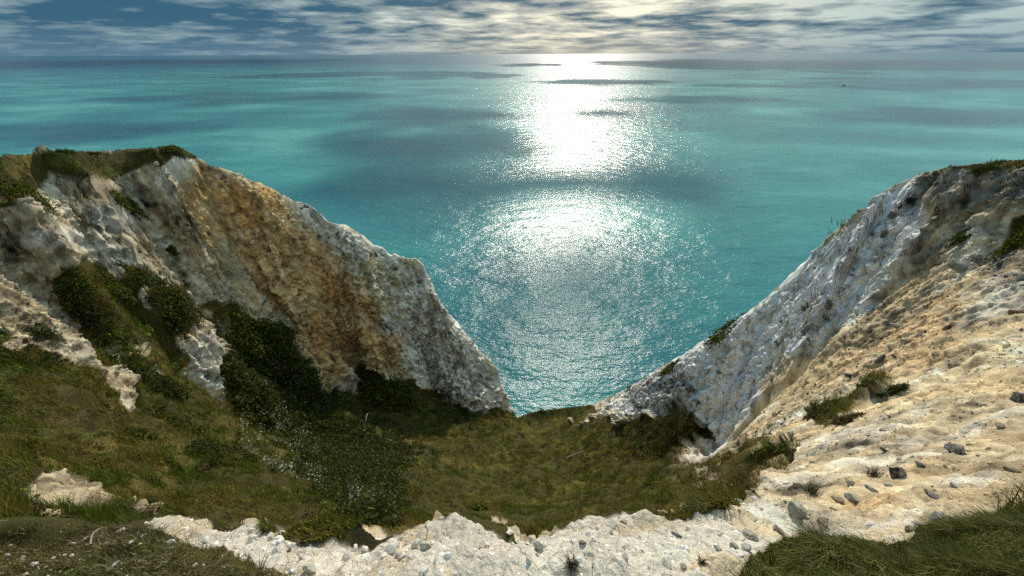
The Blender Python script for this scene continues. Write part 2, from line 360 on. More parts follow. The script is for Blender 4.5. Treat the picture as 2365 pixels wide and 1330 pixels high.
c = mixc(c, (.84, .77, .63), ledge * (1 - M['rustr']))
c = mixc(c, (.74, .59, .37), ledge * sm(.05, .4, octaves(bf, .6, 4, .6, False, 1., 73.)) * .8)
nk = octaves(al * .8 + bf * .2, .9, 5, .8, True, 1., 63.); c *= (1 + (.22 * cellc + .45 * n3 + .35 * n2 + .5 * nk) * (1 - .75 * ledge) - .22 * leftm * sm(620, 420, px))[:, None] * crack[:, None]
vg = octaves(bf, 3.5, 5, .6, False, 1., 81.); vh = octaves(bf, .8, 4, .6, False, 1., 83.)
g = np.tile(np.array([.052, .046, .014]), (len(bf), 1))
g = mixc(g, (.12, .09, .024), sm(.0, .45, vg)); g = mixc(g, (.060, .072, .014), sm(.0, .4, vh + .3 * vg)); g = mixc(g, (.075, .058, .024), sm(.2, .6, vh - vg) * .7)
g *= (1 + .5 * n3)[:, None]
c = c * (1 - M['veg'][:, None]) + g * M['veg'][:, None]
c *= (1 + .16 * M['whiter'] * (1 - M['veg']))[:, None]
c = np.clip(c, .008, .88)

# ground material: the attribute is the ground's own colour, fine grain and grit added by nodes
gm, N, bs = material('chalk_ground')
at = N.n('ShaderNodeAttribute', attribute_name='earth'); tc = N.n('ShaderNodeTexCoord')
nz1 = N.n('ShaderNodeTexNoise', i_Scale=3.0, i_Detail=8.0, i_Roughness=.7); nz2 = N.n('ShaderNodeTexNoise', i_Scale=28.0, i_Detail=6.0, i_Roughness=.7)
for z in (nz1, nz2): N.l(tc.outputs['Object'], z.inputs['Vector'])
grain = N.math('ADD', N.math('MULTIPLY', nz1.outputs[0], .9), N.math('MULTIPLY', nz2.outputs[0], .9))
gr = N.ramp(N.math('MULTIPLY', grain, .6), [(.25, .62), (.75, 1.35)])
N.l(N.mix(1.0, at.outputs['Color'], gr, 'MULTIPLY'), bs.inputs['Base Color'])
bs.inputs['Roughness'].default_value = .95; bs.inputs['Specular IOR Level'].default_value = .15
b1 = N.n('ShaderNodeBump', i_Strength=.8, i_Distance=.16); b2 = N.n('ShaderNodeBump', i_Strength=.9, i_Distance=.03)
N.l(nz1.outputs[0], b1.inputs['Height']); N.l(nz2.outputs[0], b2.inputs['Height']); N.l(b1.outputs[0], b2.inputs['Normal']); N.l(b2.outputs[0], bs.inputs['Normal'])

idx = np.arange(NC * NR).reshape(NC, NR)
quads = np.stack([idx[:-1, :-1], idx[1:, :-1], idx[1:, 1:], idx[:-1, 1:]], -1).reshape(-1, 4)
qc = quads[:, 0]
pvx, pvy, _ = proj(bf)
vs = sample(RA['veg'], pvx, pvy) * (1 - sample(RA['bare'], pvx, pvy) * (rflat > 0))
cls = np.zeros(len(bf), int)                                         # 0 chalk cliff of the far headland
cls[(vs > .5) | ~front] = 2                                          # 2 grassy gully
cls[(sample(RA['right'], pvx, pvy) > .5) & front] = 1                # 1 chalk slope rising to the right
cls[(lflat < l_rim(AA.ravel()) + .05) & front & (rightm < .5)] = 3   # 3 near ledge
cls[(beyond > .5) & (pvx < 1250) & front] = 0; cls[(beyond > .5) & (pvx >= 1250) & front] = 1
for k, nm, lb in ((0, 'chalk_cliff', 'ochre and grey chalk cliff of the headland across the gully'), (1, 'chalk_slope', 'cream and white chalk slope falling to the sea beside the path'),
                  (2, 'grassy_gully', 'steep olive green grassy gully between the two chalk cliffs'), (3, 'chalk_ledge', 'near ledge of broken white chalk at the edge of the drop')):
    q = quads[cls[qc] == k]
    u, inv = np.unique(q, return_inverse=True)
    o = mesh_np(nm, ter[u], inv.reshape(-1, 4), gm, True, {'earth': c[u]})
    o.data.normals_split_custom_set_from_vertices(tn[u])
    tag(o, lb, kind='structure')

# ------------------------------------------------------------------ sea
sm_, N, bs = material('sea_water')
tc = N.n('ShaderNodeTexCoord'); geo = N.n('ShaderNodeNewGeometry')
mp = N.n('ShaderNodeMapping'); mp.inputs['Scale'].default_value = (1.0, 1.7, 1); mp.inputs['Rotation'].default_value = (0, 0, R(12))
N.l(geo.outputs['Position'], mp.inputs['Vector'])
w1 = N.n('ShaderNodeTexNoise', i_Scale=.55, i_Detail=4.0, i_Roughness=.55); w2 = N.n('ShaderNodeTexNoise', i_Scale=.06, i_Detail=3.0, i_Roughness=.5)
for z in (w1, w2): N.l(mp.outputs[0], z.inputs['Vector'])
b1 = N.n('ShaderNodeBump', i_Strength=1.0, i_Distance=.38); b2 = N.n('ShaderNodeBump', i_Strength=1.0, i_Distance=1.9)
N.l(w1.outputs[0], b1.inputs['Height']); N.l(w2.outputs[0], b2.inputs['Height']); N.l(b1.outputs[0], b2.inputs['Normal']); N.l(b2.outputs[0], bs.inputs['Normal'])
big = N.n('ShaderNodeTexNoise', i_Scale=.004, i_Detail=5.0, i_Roughness=.6); N.l(mp.outputs[0], big.inputs['Vector'])
colr = N.ramp(big.outputs[0], [(.36, (.024, .175, .185)), (.5, (.040, .255, .235)), (.64, (.11, .39, .34))])
ln = N.n('ShaderNodeVectorMath', operation='LENGTH'); N.l(geo.outputs['Position'], ln.inputs[0])      # the open sea is choppier than the lee of the cliffs
mr = N.n('ShaderNodeMapRange', interpolation_type='SMOOTHSTEP'); mr.inputs['From Min'].default_value = 250; mr.inputs['From Max'].default_value = 2500; mr.inputs['To Min'].default_value = .215; mr.inputs['To Max'].default_value = .235
deep_tone = N.n('ShaderNodeMapRange', interpolation_type='SMOOTHSTEP'); deep_tone.inputs['From Min'].default_value = 900; deep_tone.inputs['From Max'].default_value = 6000
N.l(ln.outputs['Value'], deep_tone.inputs['Value']); N.l(N.mix(deep_tone.outputs[0], colr, (.010, .085, .135)), bs.inputs['Base Color'])   # darker blue offshore, cloud shadow towards the horizon put into the water colour
N.l(ln.outputs['Value'], mr.inputs['Value']); N.l(mr.outputs[0], bs.inputs['Roughness']); bs.inputs['IOR'].default_value = 1.333
Lw = 60000.
o = mesh_np('sea', np.array([(-Lw, -200, SEA), (Lw, -200, SEA), (Lw, Lw, SEA), (-Lw, Lw, SEA)]), np.array([[0, 1, 2, 3]]), sm_)
tag(o, 'turquoise sea glittering under the sun out to the horizon', kind='structure')

# ------------------------------------------------------------------ sky, sun
w = bpy.data.worlds.new('World'); S.world = w; w.use_nodes = True
N = NT(w); bg = w.node_tree.nodes['Background']
sky = N.n('ShaderNodeTexSky', sky_type='NISHITA', sun_disc=False, sun_elevation=SUN_EL, sun_rotation=SUN_AZ)
tc = N.n('ShaderNodeTexCoord'); sx = N.n('ShaderNodeSeparateXYZ'); N.l(tc.outputs['Generated'], sx.inputs[0])
zc = N.math('MAXIMUM', sx.outputs[2], 0.0); zz = N.math('ADD', zc, .11)
cb = N.n('ShaderNodeCombineXYZ'); N.l(N.math('DIVIDE', sx.outputs[0], zz), cb.inputs[0]); N.l(N.math('DIVIDE', sx.outputs[1], zz), cb.inputs[1]); N.l(N.math('MULTIPLY', zc, 26.), cb.inputs[2])
c1 = N.n('ShaderNodeTexNoise', i_Scale=1.7, i_Detail=9.0, i_Roughness=.60, i_Distortion=.15); c2 = N.n('ShaderNodeTexNoise', i_Scale=.55, i_Detail=3.0, i_Roughness=.55)
for z in (c1, c2): N.l(cb.outputs[0], z.inputs['Vector'])
dens = N.math('ADD', N.math('MULTIPLY', c1.outputs[0], .62), N.math('MULTIPLY', c2.outputs[0], .5))
dens = N.math('ADD', dens, N.math('MULTIPLY', sx.outputs[0], -.07))                       # the bank is heavier to the left
thick = N.ramp(dens, [(.455, 0.), (.53, .52), (.63, 1.)])
glow = N.math('POWER', N.math('MAXIMUM', N.math('ADD', N.math('MULTIPLY', sx.outputs[0], math.sin(SUN_AZ)), N.math('MULTIPLY', sx.outputs[1], math.cos(SUN_AZ))), 0.), 14.)
up = N.ramp(sx.outputs[2], [(.12, 1.), (.5, 2.1)])
lit = N.mix(glow, (2.7, 3.5, 3.5), (7.2, 6.7, 5.2)); dark = N.mix(glow, (.28, .82, 1.32), (.75, 1.2, 1.5))
cloud = N.mix(thick, lit, dark)
low = N.ramp(zc, [(0., 1.), (.012, .75), (.05, 0.)])
cloud = N.mix(N.math('MULTIPLY', low, .62), cloud, N.mix(glow, (.9, 1.55, 2.1), (3.0, 2.9, 2.5)))
over = N.ramp(sx.outputs[2], [(.15, 0.), (.45, 1.)])                                      # blue shows between the clouds higher up
N.l(N.mix(N.math('MULTIPLY', over, .3), N.mix(1., cloud, up, 'MULTIPLY'), sky.outputs[0]), bg.inputs['Color'])
bg.inputs['Strength'].default_value = .13
sl = bpy.data.lights.new('sun', 'SUN'); sl.energy = 3.4; sl.angle = R(.9); sl.color = (1, .90, .76)
so = bpy.data.objects.new('sun', sl); COL.objects.link(so)
sd = Vector((math.sin(SUN_AZ) * math.cos(SUN_EL), math.cos(SUN_AZ) * math.cos(SUN_EL), math.sin(SUN_EL)))
so.rotation_euler = (-sd).to_track_quat('-Z', 'Y').to_euler()
S.view_settings.view_transform = 'Standard'; S.view_settings.look = 'None'; S.view_settings.exposure = .3; S.view_settings.gamma = 1

def cloud_mat(name, clear):
    m, N, bs = material(name)
    out = N.t.nodes['Material Output']; df = N.n('ShaderNodeBsdfDiffuse'); tl = N.n('ShaderNodeBsdfTranslucent'); tr = N.n('ShaderNodeBsdfTransparent')
    df.inputs[0].default_value = (.85, .86, .88, 1); tl.inputs[0].default_value = (.8, .82, .85, 1)
    ms = N.n('ShaderNodeMixShader', i_Fac=.5); ms2 = N.n('ShaderNodeMixShader', i_Fac=clear)
    N.l(df.outputs[0], ms.inputs[1]); N.l(tl.outputs[0], ms.inputs[2]); N.l(ms.outputs[0], ms2.inputs[1]); N.l(tr.outputs[0], ms2.inputs[2]); N.l(ms2.outputs[0], out.inputs[0])
    return m
# clouds between the sun and the sea, placed by the patch of water each one shades
cm = cloud_mat('cloud', .46); cm2 = cloud_mat('dimming_cloud', .80)  # the clearer one is for an added, unseen veil that dims the near glitter
def sea_at(px, py):
    x, y, z = ray(px, py); k = SEA / z; return np.array([x * k, y * k, SEA])
def ico(sub):
    import bmesh
    bm = bmesh.new(); bmesh.ops.create_icosphere(bm, subdivisions=sub, radius=1)
    v = np.array([q.co[:] for q in bm.verts]); f = np.array([[q.index for q in fc.verts] for fc in bm.faces]); bm.free(); return v, f
IV, IF_ = ico(4)
CLOUDS = [(1300,720,270,140),(1140,432,330,36),(960,350,220,60),(1570,440,110,50),(1000,265,170,14),(1400,190,130,5),(1620,150,230,10),(1130,174,60,5),(1390,262,60,5),(250,142,520,7),(1950,150,420,9),(2050,196,320,9),
          (560,222,300,8),(860,172,260,7),(1220,150,70,3),(150,300,260,14),(2150,270,230,12),(1620,232,150,6)]
for k, (px, py, wx, hy) in enumerate(CLOUDS):
    c0 = sea_at(px, py); nearp = sea_at(px, py + hy); farp = sea_at(px, max(py - hy, 126.5)); ax = abs(sea_at(px + wx, py)[0] - c0[0]); ay = np.linalg.norm(farp - nearp) / 2
    mid = (nearp + farp) / 2; mid[0] = c0[0] * mid[1] / c0[1]
    h = max(1500., 130 + .27 * mid[1]); ctr = mid + np.array(sd) * (h / sd.z)
    cr = np.random.default_rng(k + 17); VV = []; FF = []; n = 0; npf = 24 if k else 15
    th = min(ax, ay) * .10 + 10
    for q in range(npf):                                      # a bank of puffs, loose and small towards its rim
        a = cr.random() * 6.283; rr = cr.random() ** .6 * 1.3; sz = (.46 - .27 * rr) * (.6 + .8 * cr.random())
        s3 = IV * (1 + .7 * perlin(IV * 1.6 + k * 9.1 + q) + .45 * perlin(IV * 4 + k * 5.3 + q) + .3 * perlin(IV * 9 + k + q))[:, None]
        s3 = s3 * (ax * sz * 1.25, ay * sz, th * (.5 + sz)) + (ax * rr * math.cos(a), ay * rr * math.sin(a), th * .4 * cr.normal())
        VV.append(s3); FF.append(IF_ + n); n += len(IV)
    tag(mesh_np('cloud', np.concatenate(VV) + ctr, np.concatenate(FF), cm if k else cm2), 'broken white cloud high over the sea' if k else 'thin unseen cloud added to dim the glitter on the near water', kind='structure')

S.cycles.use_denoising = False
# ------------------------------------------------------------------ things on the ground
tpx, tpy, tdep = proj(ter)
vi = np.where(vis & (tpx > -150) & (tpx < 2500) & (tpy < 1480))[0]
LK = 4; lw = 2700 // LK
lut = np.full((lw, 1500 // LK + 2), -1); _ord = vi[np.argsort(-rflat[vi])]
lut[((tpx[_ord] + 160) / LK).astype(int).clip(0, lw - 1), (tpy[_ord] / LK).astype(int).clip(0, 1500 // LK)] = _ord
def at(px, py):
    """index of the ground point seen at px,py"""
    i = int((px + 160) / LK); j = int(py / LK)
    for rad in range(0, 14):
        sub = lut[max(i - rad, 0):i + rad + 1, max(j - rad, 0):j + rad + 1]; ok = sub[sub >= 0]
        if len(ok): return ok[np.argmin((tpx[ok] - px) ** 2 + (tpy[ok] - py) ** 2)]
    return vi[np.argmin((tpx[vi] - px) ** 2 + (tpy[vi] - py) ** 2)]
def jitter(ids):
    a = rng.random(len(ids))[:, None]; b = rng.random(len(ids))[:, None]
    i2 = np.minimum(ids + NR, NC * NR - 1); i3 = np.minimum(ids + 1, NC * NR - 1)
    d1 = ter[i2] - ter[ids]; d2 = ter[i3] - ter[ids]
    big = np.linalg.norm(d2, axis=1) > 6 * SPC[ids]; d2[big] = 0
    return ter[ids] + a * d1 + b * d2
def foliage_mat(name, rough=.6, trans=.25):
    m, N, bs = material(name)
    a = N.n('ShaderNodeAttribute', attribute_name='tint'); N.l(a.outputs['Color'], bs.inputs['Base Color'])
    bs.inputs['Roughness'].default_value = rough; bs.inputs['Specular IOR Level'].default_value = .12
    tl = N.n('ShaderNodeBsdfTranslucent'); ms = N.n('ShaderNodeMixShader', i_Fac=trans)
    N.l(a.outputs['Color'], tl.inputs[0]); N.l(bs.outputs[0], ms.inputs[1]); N.l(tl.outputs[0], ms.inputs[2]); N.l(ms.outputs[0], N.t.nodes['Material Output'].inputs[0])
    return m
grass_m = foliage_mat('grass_blades'); leaf_m = foliage_mat('leaves', .75, .25)
def blades(root, h, wdt, lean, tint, segs=3, curl=1.0):
    """curved tapering blades; lean (n,3) is the sideways throw of the tip in units of h"""
    n = len(root); side = rng.normal(size=(n, 3)); side[:, 2] *= .3; side -= (side * lean).sum(1)[:, None] * lean / np.maximum((lean ** 2).sum(1), 1e-6)[:, None]
    side /= np.linalg.norm(side, axis=1)[:, None]
    V = np.zeros((n, segs * 2 + 1, 3)); 
    for k in range(segs + 1):
        t = k / segs; c_ = root + np.array([0, 0, 1.]) * (h * (t - .25 * curl * t * t))[:, None] + lean * (h * t * t)[:, None]
        wk = (wdt * (1 - t) ** .8 * .5)[:, None]
        if k < segs: V[:, 2 * k] = c_ - side * wk; V[:, 2 * k + 1] = c_ + side * wk
        else: V[:, 2 * k] = c_
    b = (np.arange(n) * (segs * 2 + 1))[:, None]; Fs = []
    for k in range(segs - 1): Fs += [[2 * k, 2 * k + 1, 2 * k + 3], [2 * k, 2 * k + 3, 2 * k + 2]]
    k = segs - 1; Fs.append([2 * k, 2 * k + 1, 2 * k + 2])
    Fq = (b[:, :, None] + np.array(Fs)[None]).reshape(-1, 3)
    return V.reshape(-1, 3), Fq, np.repeat(tint, segs * 2 + 1, 0)
def leaves(p, s, tint):
    n = len(p); a = rng.normal(size=(n, 3)); a /= np.linalg.norm(a, axis=1)[:, None]; b = np.cross(a, rng.normal(size=(n, 3))); b /= np.linalg.norm(b, axis=1)[:, None]
    V = np.stack([p - a * s[:, None], p + b * s[:, None] * .5, p + a * s[:, None], p - b * s[:, None] * .5], 1).reshape(-1, 3)
    return V, np.arange(4 * n).reshape(n, 4), np.repeat(tint, 4, 0)
def pick(base_, lo, hi, k, var=.35):
    t = rng.random(k)[:, None]; return (np.array(lo) * (1 - t) + np.array(hi) * t) * (1 + var * rng.normal(size=(k, 1))).clip(.4, 1.8)

# --- meadow grass of the gully and the slopes
nearvis = visible(T3 + np.array([0, 0, 0])).ravel() | (np.arctan2(ter[:, 2] + .4, rflat) >= np.maximum.accumulate(np.arctan2(T3[..., 2], RR), 1).ravel() - .002)
okv = nearvis & front & (tpx > -120) & (tpx < 2480) & (tpy < 1440)
BR = raster([[(505,830),(545,770),(620,720),(660,790),(740,905),(830,960),(960,1030),(950,1090),(930,1170),(900,1215),(820,1215),(760,1180),(700,1080),(600,980),(520,930)]], 22)
BROWN = raster([[(740,905),(860,930),(960,1000),(1010,1090),(940,1120),(820,1020)],[(1390,980),(1600,950),(1660,1000),(1560,1050),(1400,1010)],[(1590,1080),(1700,1050),(1830,1010),(1740,1150),(1640,1150)]], 4)
ids = np.where(okv & (M['veg'] > .45) & ((rflat > 3.2) | ((rflat > 1.5) & (tpx > 600) & (tpx < 1760))) & (beyond < .5))[0]
ids = rng.choice(ids, min(len(ids) * 2, 330000))
clump = sm(-.35, .45, octaves(bf, .9, 3, .6, False, 1., 91.)[ids]) ; zone = octaves(bf, 4., 3, .6, False, 1., 97.)[ids]
p0 = jitter(ids); rr = rflat[ids]
h = (.10 + .010 * rr).clip(.1, .42) * (.25 + 1.25 * clump ** 1.5) * (.6 + .8 * rng.random(len(ids)))
wd = (.006 + .0013 * rr) * (.7 + .6 * rng.random(len(ids)))
bram = sample(BR, tpx[ids], tpy[ids]); brn = sample(BROWN, tpx[ids], tpy[ids])
h *= np.where(tpy[ids] < 480, .35, 1.); tint = pick(0, (.085, .085, .010), (.20, .17, .028), len(ids))
tint = mixc(tint, (.085, .12, .012), sm(.0, .35, -zone) * .8); tint = mixc(tint, (.28, .21, .07), sm(.05, .4, zone) * .75 * rng.random(len(ids)))
tint = mixc(tint, (.11, .075, .028), brn * .7); tint = mixc(tint, (.06, .075, .012), bram * .8)
tint *= np.where(tpy[ids] < 500, .55, 1.)[:, None]; kn = sample(raster([[(1190,975),(1230,945),(1390,925),(1370,955),(1290,990),(1210,1000)]], 5), tpx[ids], tpy[ids]); tint = mixc(tint, (.26, .27, .04), kn * .8); h *= 1 - .6 * kn; lean = rng.normal(size=(len(ids), 3)) * .35 + np.array([-.25, -.15, -.1]) + nf[ids] * .35; lean[:, 2] *= .4  # sunlight on the knoll at the notch is painted into its paler blade tint
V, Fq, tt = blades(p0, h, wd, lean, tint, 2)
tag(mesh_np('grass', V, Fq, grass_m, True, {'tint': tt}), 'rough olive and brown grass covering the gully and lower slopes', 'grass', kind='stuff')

# --- low bramble carpet with pale flower heads
ids = np.where(okv & (sample(BR, jx, jy) > .05) & (M['veg'] > .4))[0]; bw = sm(.15, .95, sample(BR, jx, jy)[ids] * .8 + .7 * octaves(bf, 2., 4, .6, False, 1., 131.)[ids] + .15); ids = rng.choice(ids, 60000, p=bw / bw.sum())
pp = jitter(ids) + rng.random((len(ids), 1)) * nf[ids] * (.25 + .5 * sm(-.2, .4, octaves(bf, 1.6, 3, .6, False, 1., 101.)[ids]))[:, None]
tint = pick(0, (.030, .045, .007), (.085, .098, .02), len(ids)); tint = mixc(tint, (.05, .035, .015), (rng.random(len(ids)) < .12) * 1.)
V, Fq, tt = leaves(pp, (.03 + .0034 * rflat[ids]) * (.6 + .8 * rng.random(len(ids))), tint)
tag(mesh_np('bramble_cover', V, Fq, leaf_m, True, {'tint': tt}), 'dark low bramble carpet at the foot of the ochre cliff', 'ground cover', kind='stuff')
FL = raster([[(590,930),(640,950),(720,1030),(740,1110),(690,1150),(640,1060),(600,1000)],[(800,1150),(880,1160),(880,1210),(790,1200)],[(540,960),(600,1050),(700,1130),(660,1140),(560,1040)]], 4)
ids = np.where(okv & (sample(FL, jx, jy) > .3) & (M['veg'] > .4) & (octaves(bf, .8, 2, .6, False, 1., 103.) > .05))[0]; ids = rng.choice(ids, 1500)
pp = jitter(ids) + nf[ids] * (.35 + .35 * rng.random((len(ids), 1)))
V, Fq, tt = leaves(pp, (.010 + .0022 * rflat[ids]) * (.5 + rng.random(len(ids))), pick(0, (.30, .32, .20), (.55, .55, .42), len(ids), .2))
tag(mesh_np('flower_heads', V, Fq, leaf_m, True, {'tint': tt}), 'pale flower heads scattered over the dark brambles', 'flowers', kind='stuff')

# --- low scrub: small dark and rusty clumps that mottle the turf
ids = np.where(okv & (M['veg'] > .6) & (rflat > 5) & (tpy > 520) & (beyond < .1))[0]; ids = rng.choice(ids, 620)
rad = (.10 + .013 * rflat[ids]) * (.5 + .9 * rng.random(620)); q = rng.normal(size=(620, 55, 3)); q /= np.linalg.norm(q, axis=2, keepdims=True); q *= rng.random((620, 55, 1)) ** .4
q = q * rad[:, None, None] * (1, 1, .55); q -= nf[ids][:, None, :] * (q * nf[ids][:, None, :]).sum(2, keepdims=True) * .4
kc = rng.random(620); base_c = np.where((kc < .55)[:, None], (.030, .040, .007), np.where((kc < .8)[:, None], (.085, .050, .018), (.12, .15, .020)))
V, Fq, tt = leaves((q + ter[ids][:, None, :] + nf[ids][:, None, :] * rad[:, None, None] * .35).reshape(-1, 3), np.repeat(rad * .16, 55) * (.6 + .8 * rng.random(620 * 55)), np.repeat(base_c, 55, 0) * (.6 + .8 * rng.random((620 * 55, 1))))
tag(mesh_np('low_scrub', V, Fq, leaf_m, True, {'tint': tt}), 'small dark and rusty scrub clumps mottling the turf of the gully', 'ground cover', kind='stuff')
# --- long turf at the right hand and dry scrub at the left, close to the path
def near_turf(cond, n, hm, lo, hi, dry, wind, label, name, wmul=1.):
    ids = np.where(okv & cond)[0]
    area = np.maximum(SPC[ids] ** 2, 1e-6); ids = rng.choice(ids, n, p=area / area.sum())
    cl = sm(-.3, .4, octaves(bf, .16, 3, .6, False, 1., 107.)[ids])
    h = hm * (.3 + .9 * cl) * (.4 + 1.0 * rng.random(n)); wd = (.0028 + .0008 * rflat[ids]) * (.7 + .6 * rng.random(n)) * wmul
    tint = pick(0, lo, hi, n); tint = mixc(tint, dry, (rng.random(n) < .22) * .9)
    wv = np.stack([perlin(ter[ids] * 3 + k) for k in (0, 9, 18)], 1)
    lean = np.array(wind) + .8 * wv + rng.normal(size=(n, 3)) * .42; lean[:, 2] *= .5
    V, Fq, tt = blades(jitter(ids), h, wd, lean, tint, 4)
    tag(mesh_np(name, V, Fq, grass_m, True, {'tint': tt}), label, 'grass', kind='stuff')
near_turf((M['veg'] > .4) & (rflat < 4.5) & (tpx > 1500) & (tpy > 1165), 80000, .078, (.050, .064, .010), (.16, .165, .035), (.30, .25, .11), (-.55, -.2, -.1), 'long windblown green turf at the path edge on the right', 'turf_grass')
near_turf((M['veg'] > .4) & (rflat < 3.2) & (tpx < 720) & (tpy > 1215), 50000, .075, (.095, .088, .025), (.21, .175, .065), (.32, .26, .15), (.25, -.1, -.1), 'dry brown scrub with stems at the path edge on the left', 'dry_scrub')

# --- stones: an icosphere struck by random planes gives the faceted, angular look
def stone(seed, sub=2, cuts=9, flat=(1, .8, .7)):
    q = np.random.default_rng(seed); v, f = ico(sub)
    for _ in range(cuts):
        n_ = q.normal(size=3); n_ /= np.linalg.norm(n_); d = .42 + .38 * q.random(); s_ = v @ n_
        v = v - np.maximum(s_ - d, 0)[:, None] * n_
    v = v * (1 + .10 * perlin(v * 2.2 + seed))[:, None] * flat
    return v, f
def rock_mat(name, a, b, c_=None, sc=6., th=(.45, .6), bump=.02):
    m, N, bs = material(name)
    tc = N.n('ShaderNodeTexCoord'); nz = N.n('ShaderNodeTexNoise', i_Scale=sc, i_Detail=7., i_Roughness=.65); n2_ = N.n('ShaderNodeTexNoise', i_Scale=sc * 5, i_Detail=5., i_Roughness=.7)
    oi = N.n('ShaderNodeObjectInfo'); ad = N.n('ShaderNodeVectorMath', operation='ADD'); N.l(tc.outputs['Object'], ad.inputs[0]); N.l(oi.outputs['Random'], ad.inputs[1])
    for z in (nz, n2_): N.l(ad.outputs[0], z.inputs['Vector'])
    col = N.ramp(nz.outputs[0], [(th[0], a), (th[1], b)])
    col = N.mix(1.0, col, N.ramp(n2_.outputs[0], [(.3, .6), (.7, 1.3)]), 'MULTIPLY')
    gn = N.n('ShaderNodeNewGeometry'); sz_ = N.n('ShaderNodeSeparateXYZ'); N.l(gn.outputs['Normal'], sz_.inputs[0])       # chalk dust lying on the upper faces
    dust = N.math('MULTIPLY', N.ramp(sz_.outputs[2], [(.35, 0.), (.9, .6)]), N.ramp(n2_.outputs[0], [(.4, .2), (.6, 1.)]))
    N.l(N.mix(dust, N.mix(1.0, col, N.ramp(oi.outputs['Random'], [(0, .82), (1, 1.15)]), 'MULTIPLY'), (.60, .55, .45)), bs.inputs['Base Color']); bs.inputs['Roughness'].default_value = .75; bs.inputs['Specular IOR Level'].default_value = .3
    bp = N.n('ShaderNodeBump', i_Strength=.7, i_Distance=bump); N.l(n2_.outputs[0], bp.inputs['Height']); N.l(bp.outputs[0], bs.inputs['Normal'])
    return m
RM = {'dark': rock_mat('flint_dark', (.035, .035, .038), (.26, .245, .22), th=(.44, .62)), 'grey': rock_mat('flint_grey', (.20, .195, .18), (.38, .365, .32)), 'pale': rock_mat('flint_rind', (.48, .46, .41), (.12, .12, .12), th=(.52, .58)),
      'brown': rock_mat('stone_brown', (.17, .115, .07), (.33, .25, .16)), 'green': rock_mat('stone_lichen', (.30, .295, .25), (.48, .46, .38)), 'chalk': rock_mat('chalk_stone', (.85, .82, .75), (.74, .66, .52), bump=.008), 'orange': rock_mat('iron_stone', (.45, .27, .10), (.55, .38, .2))}
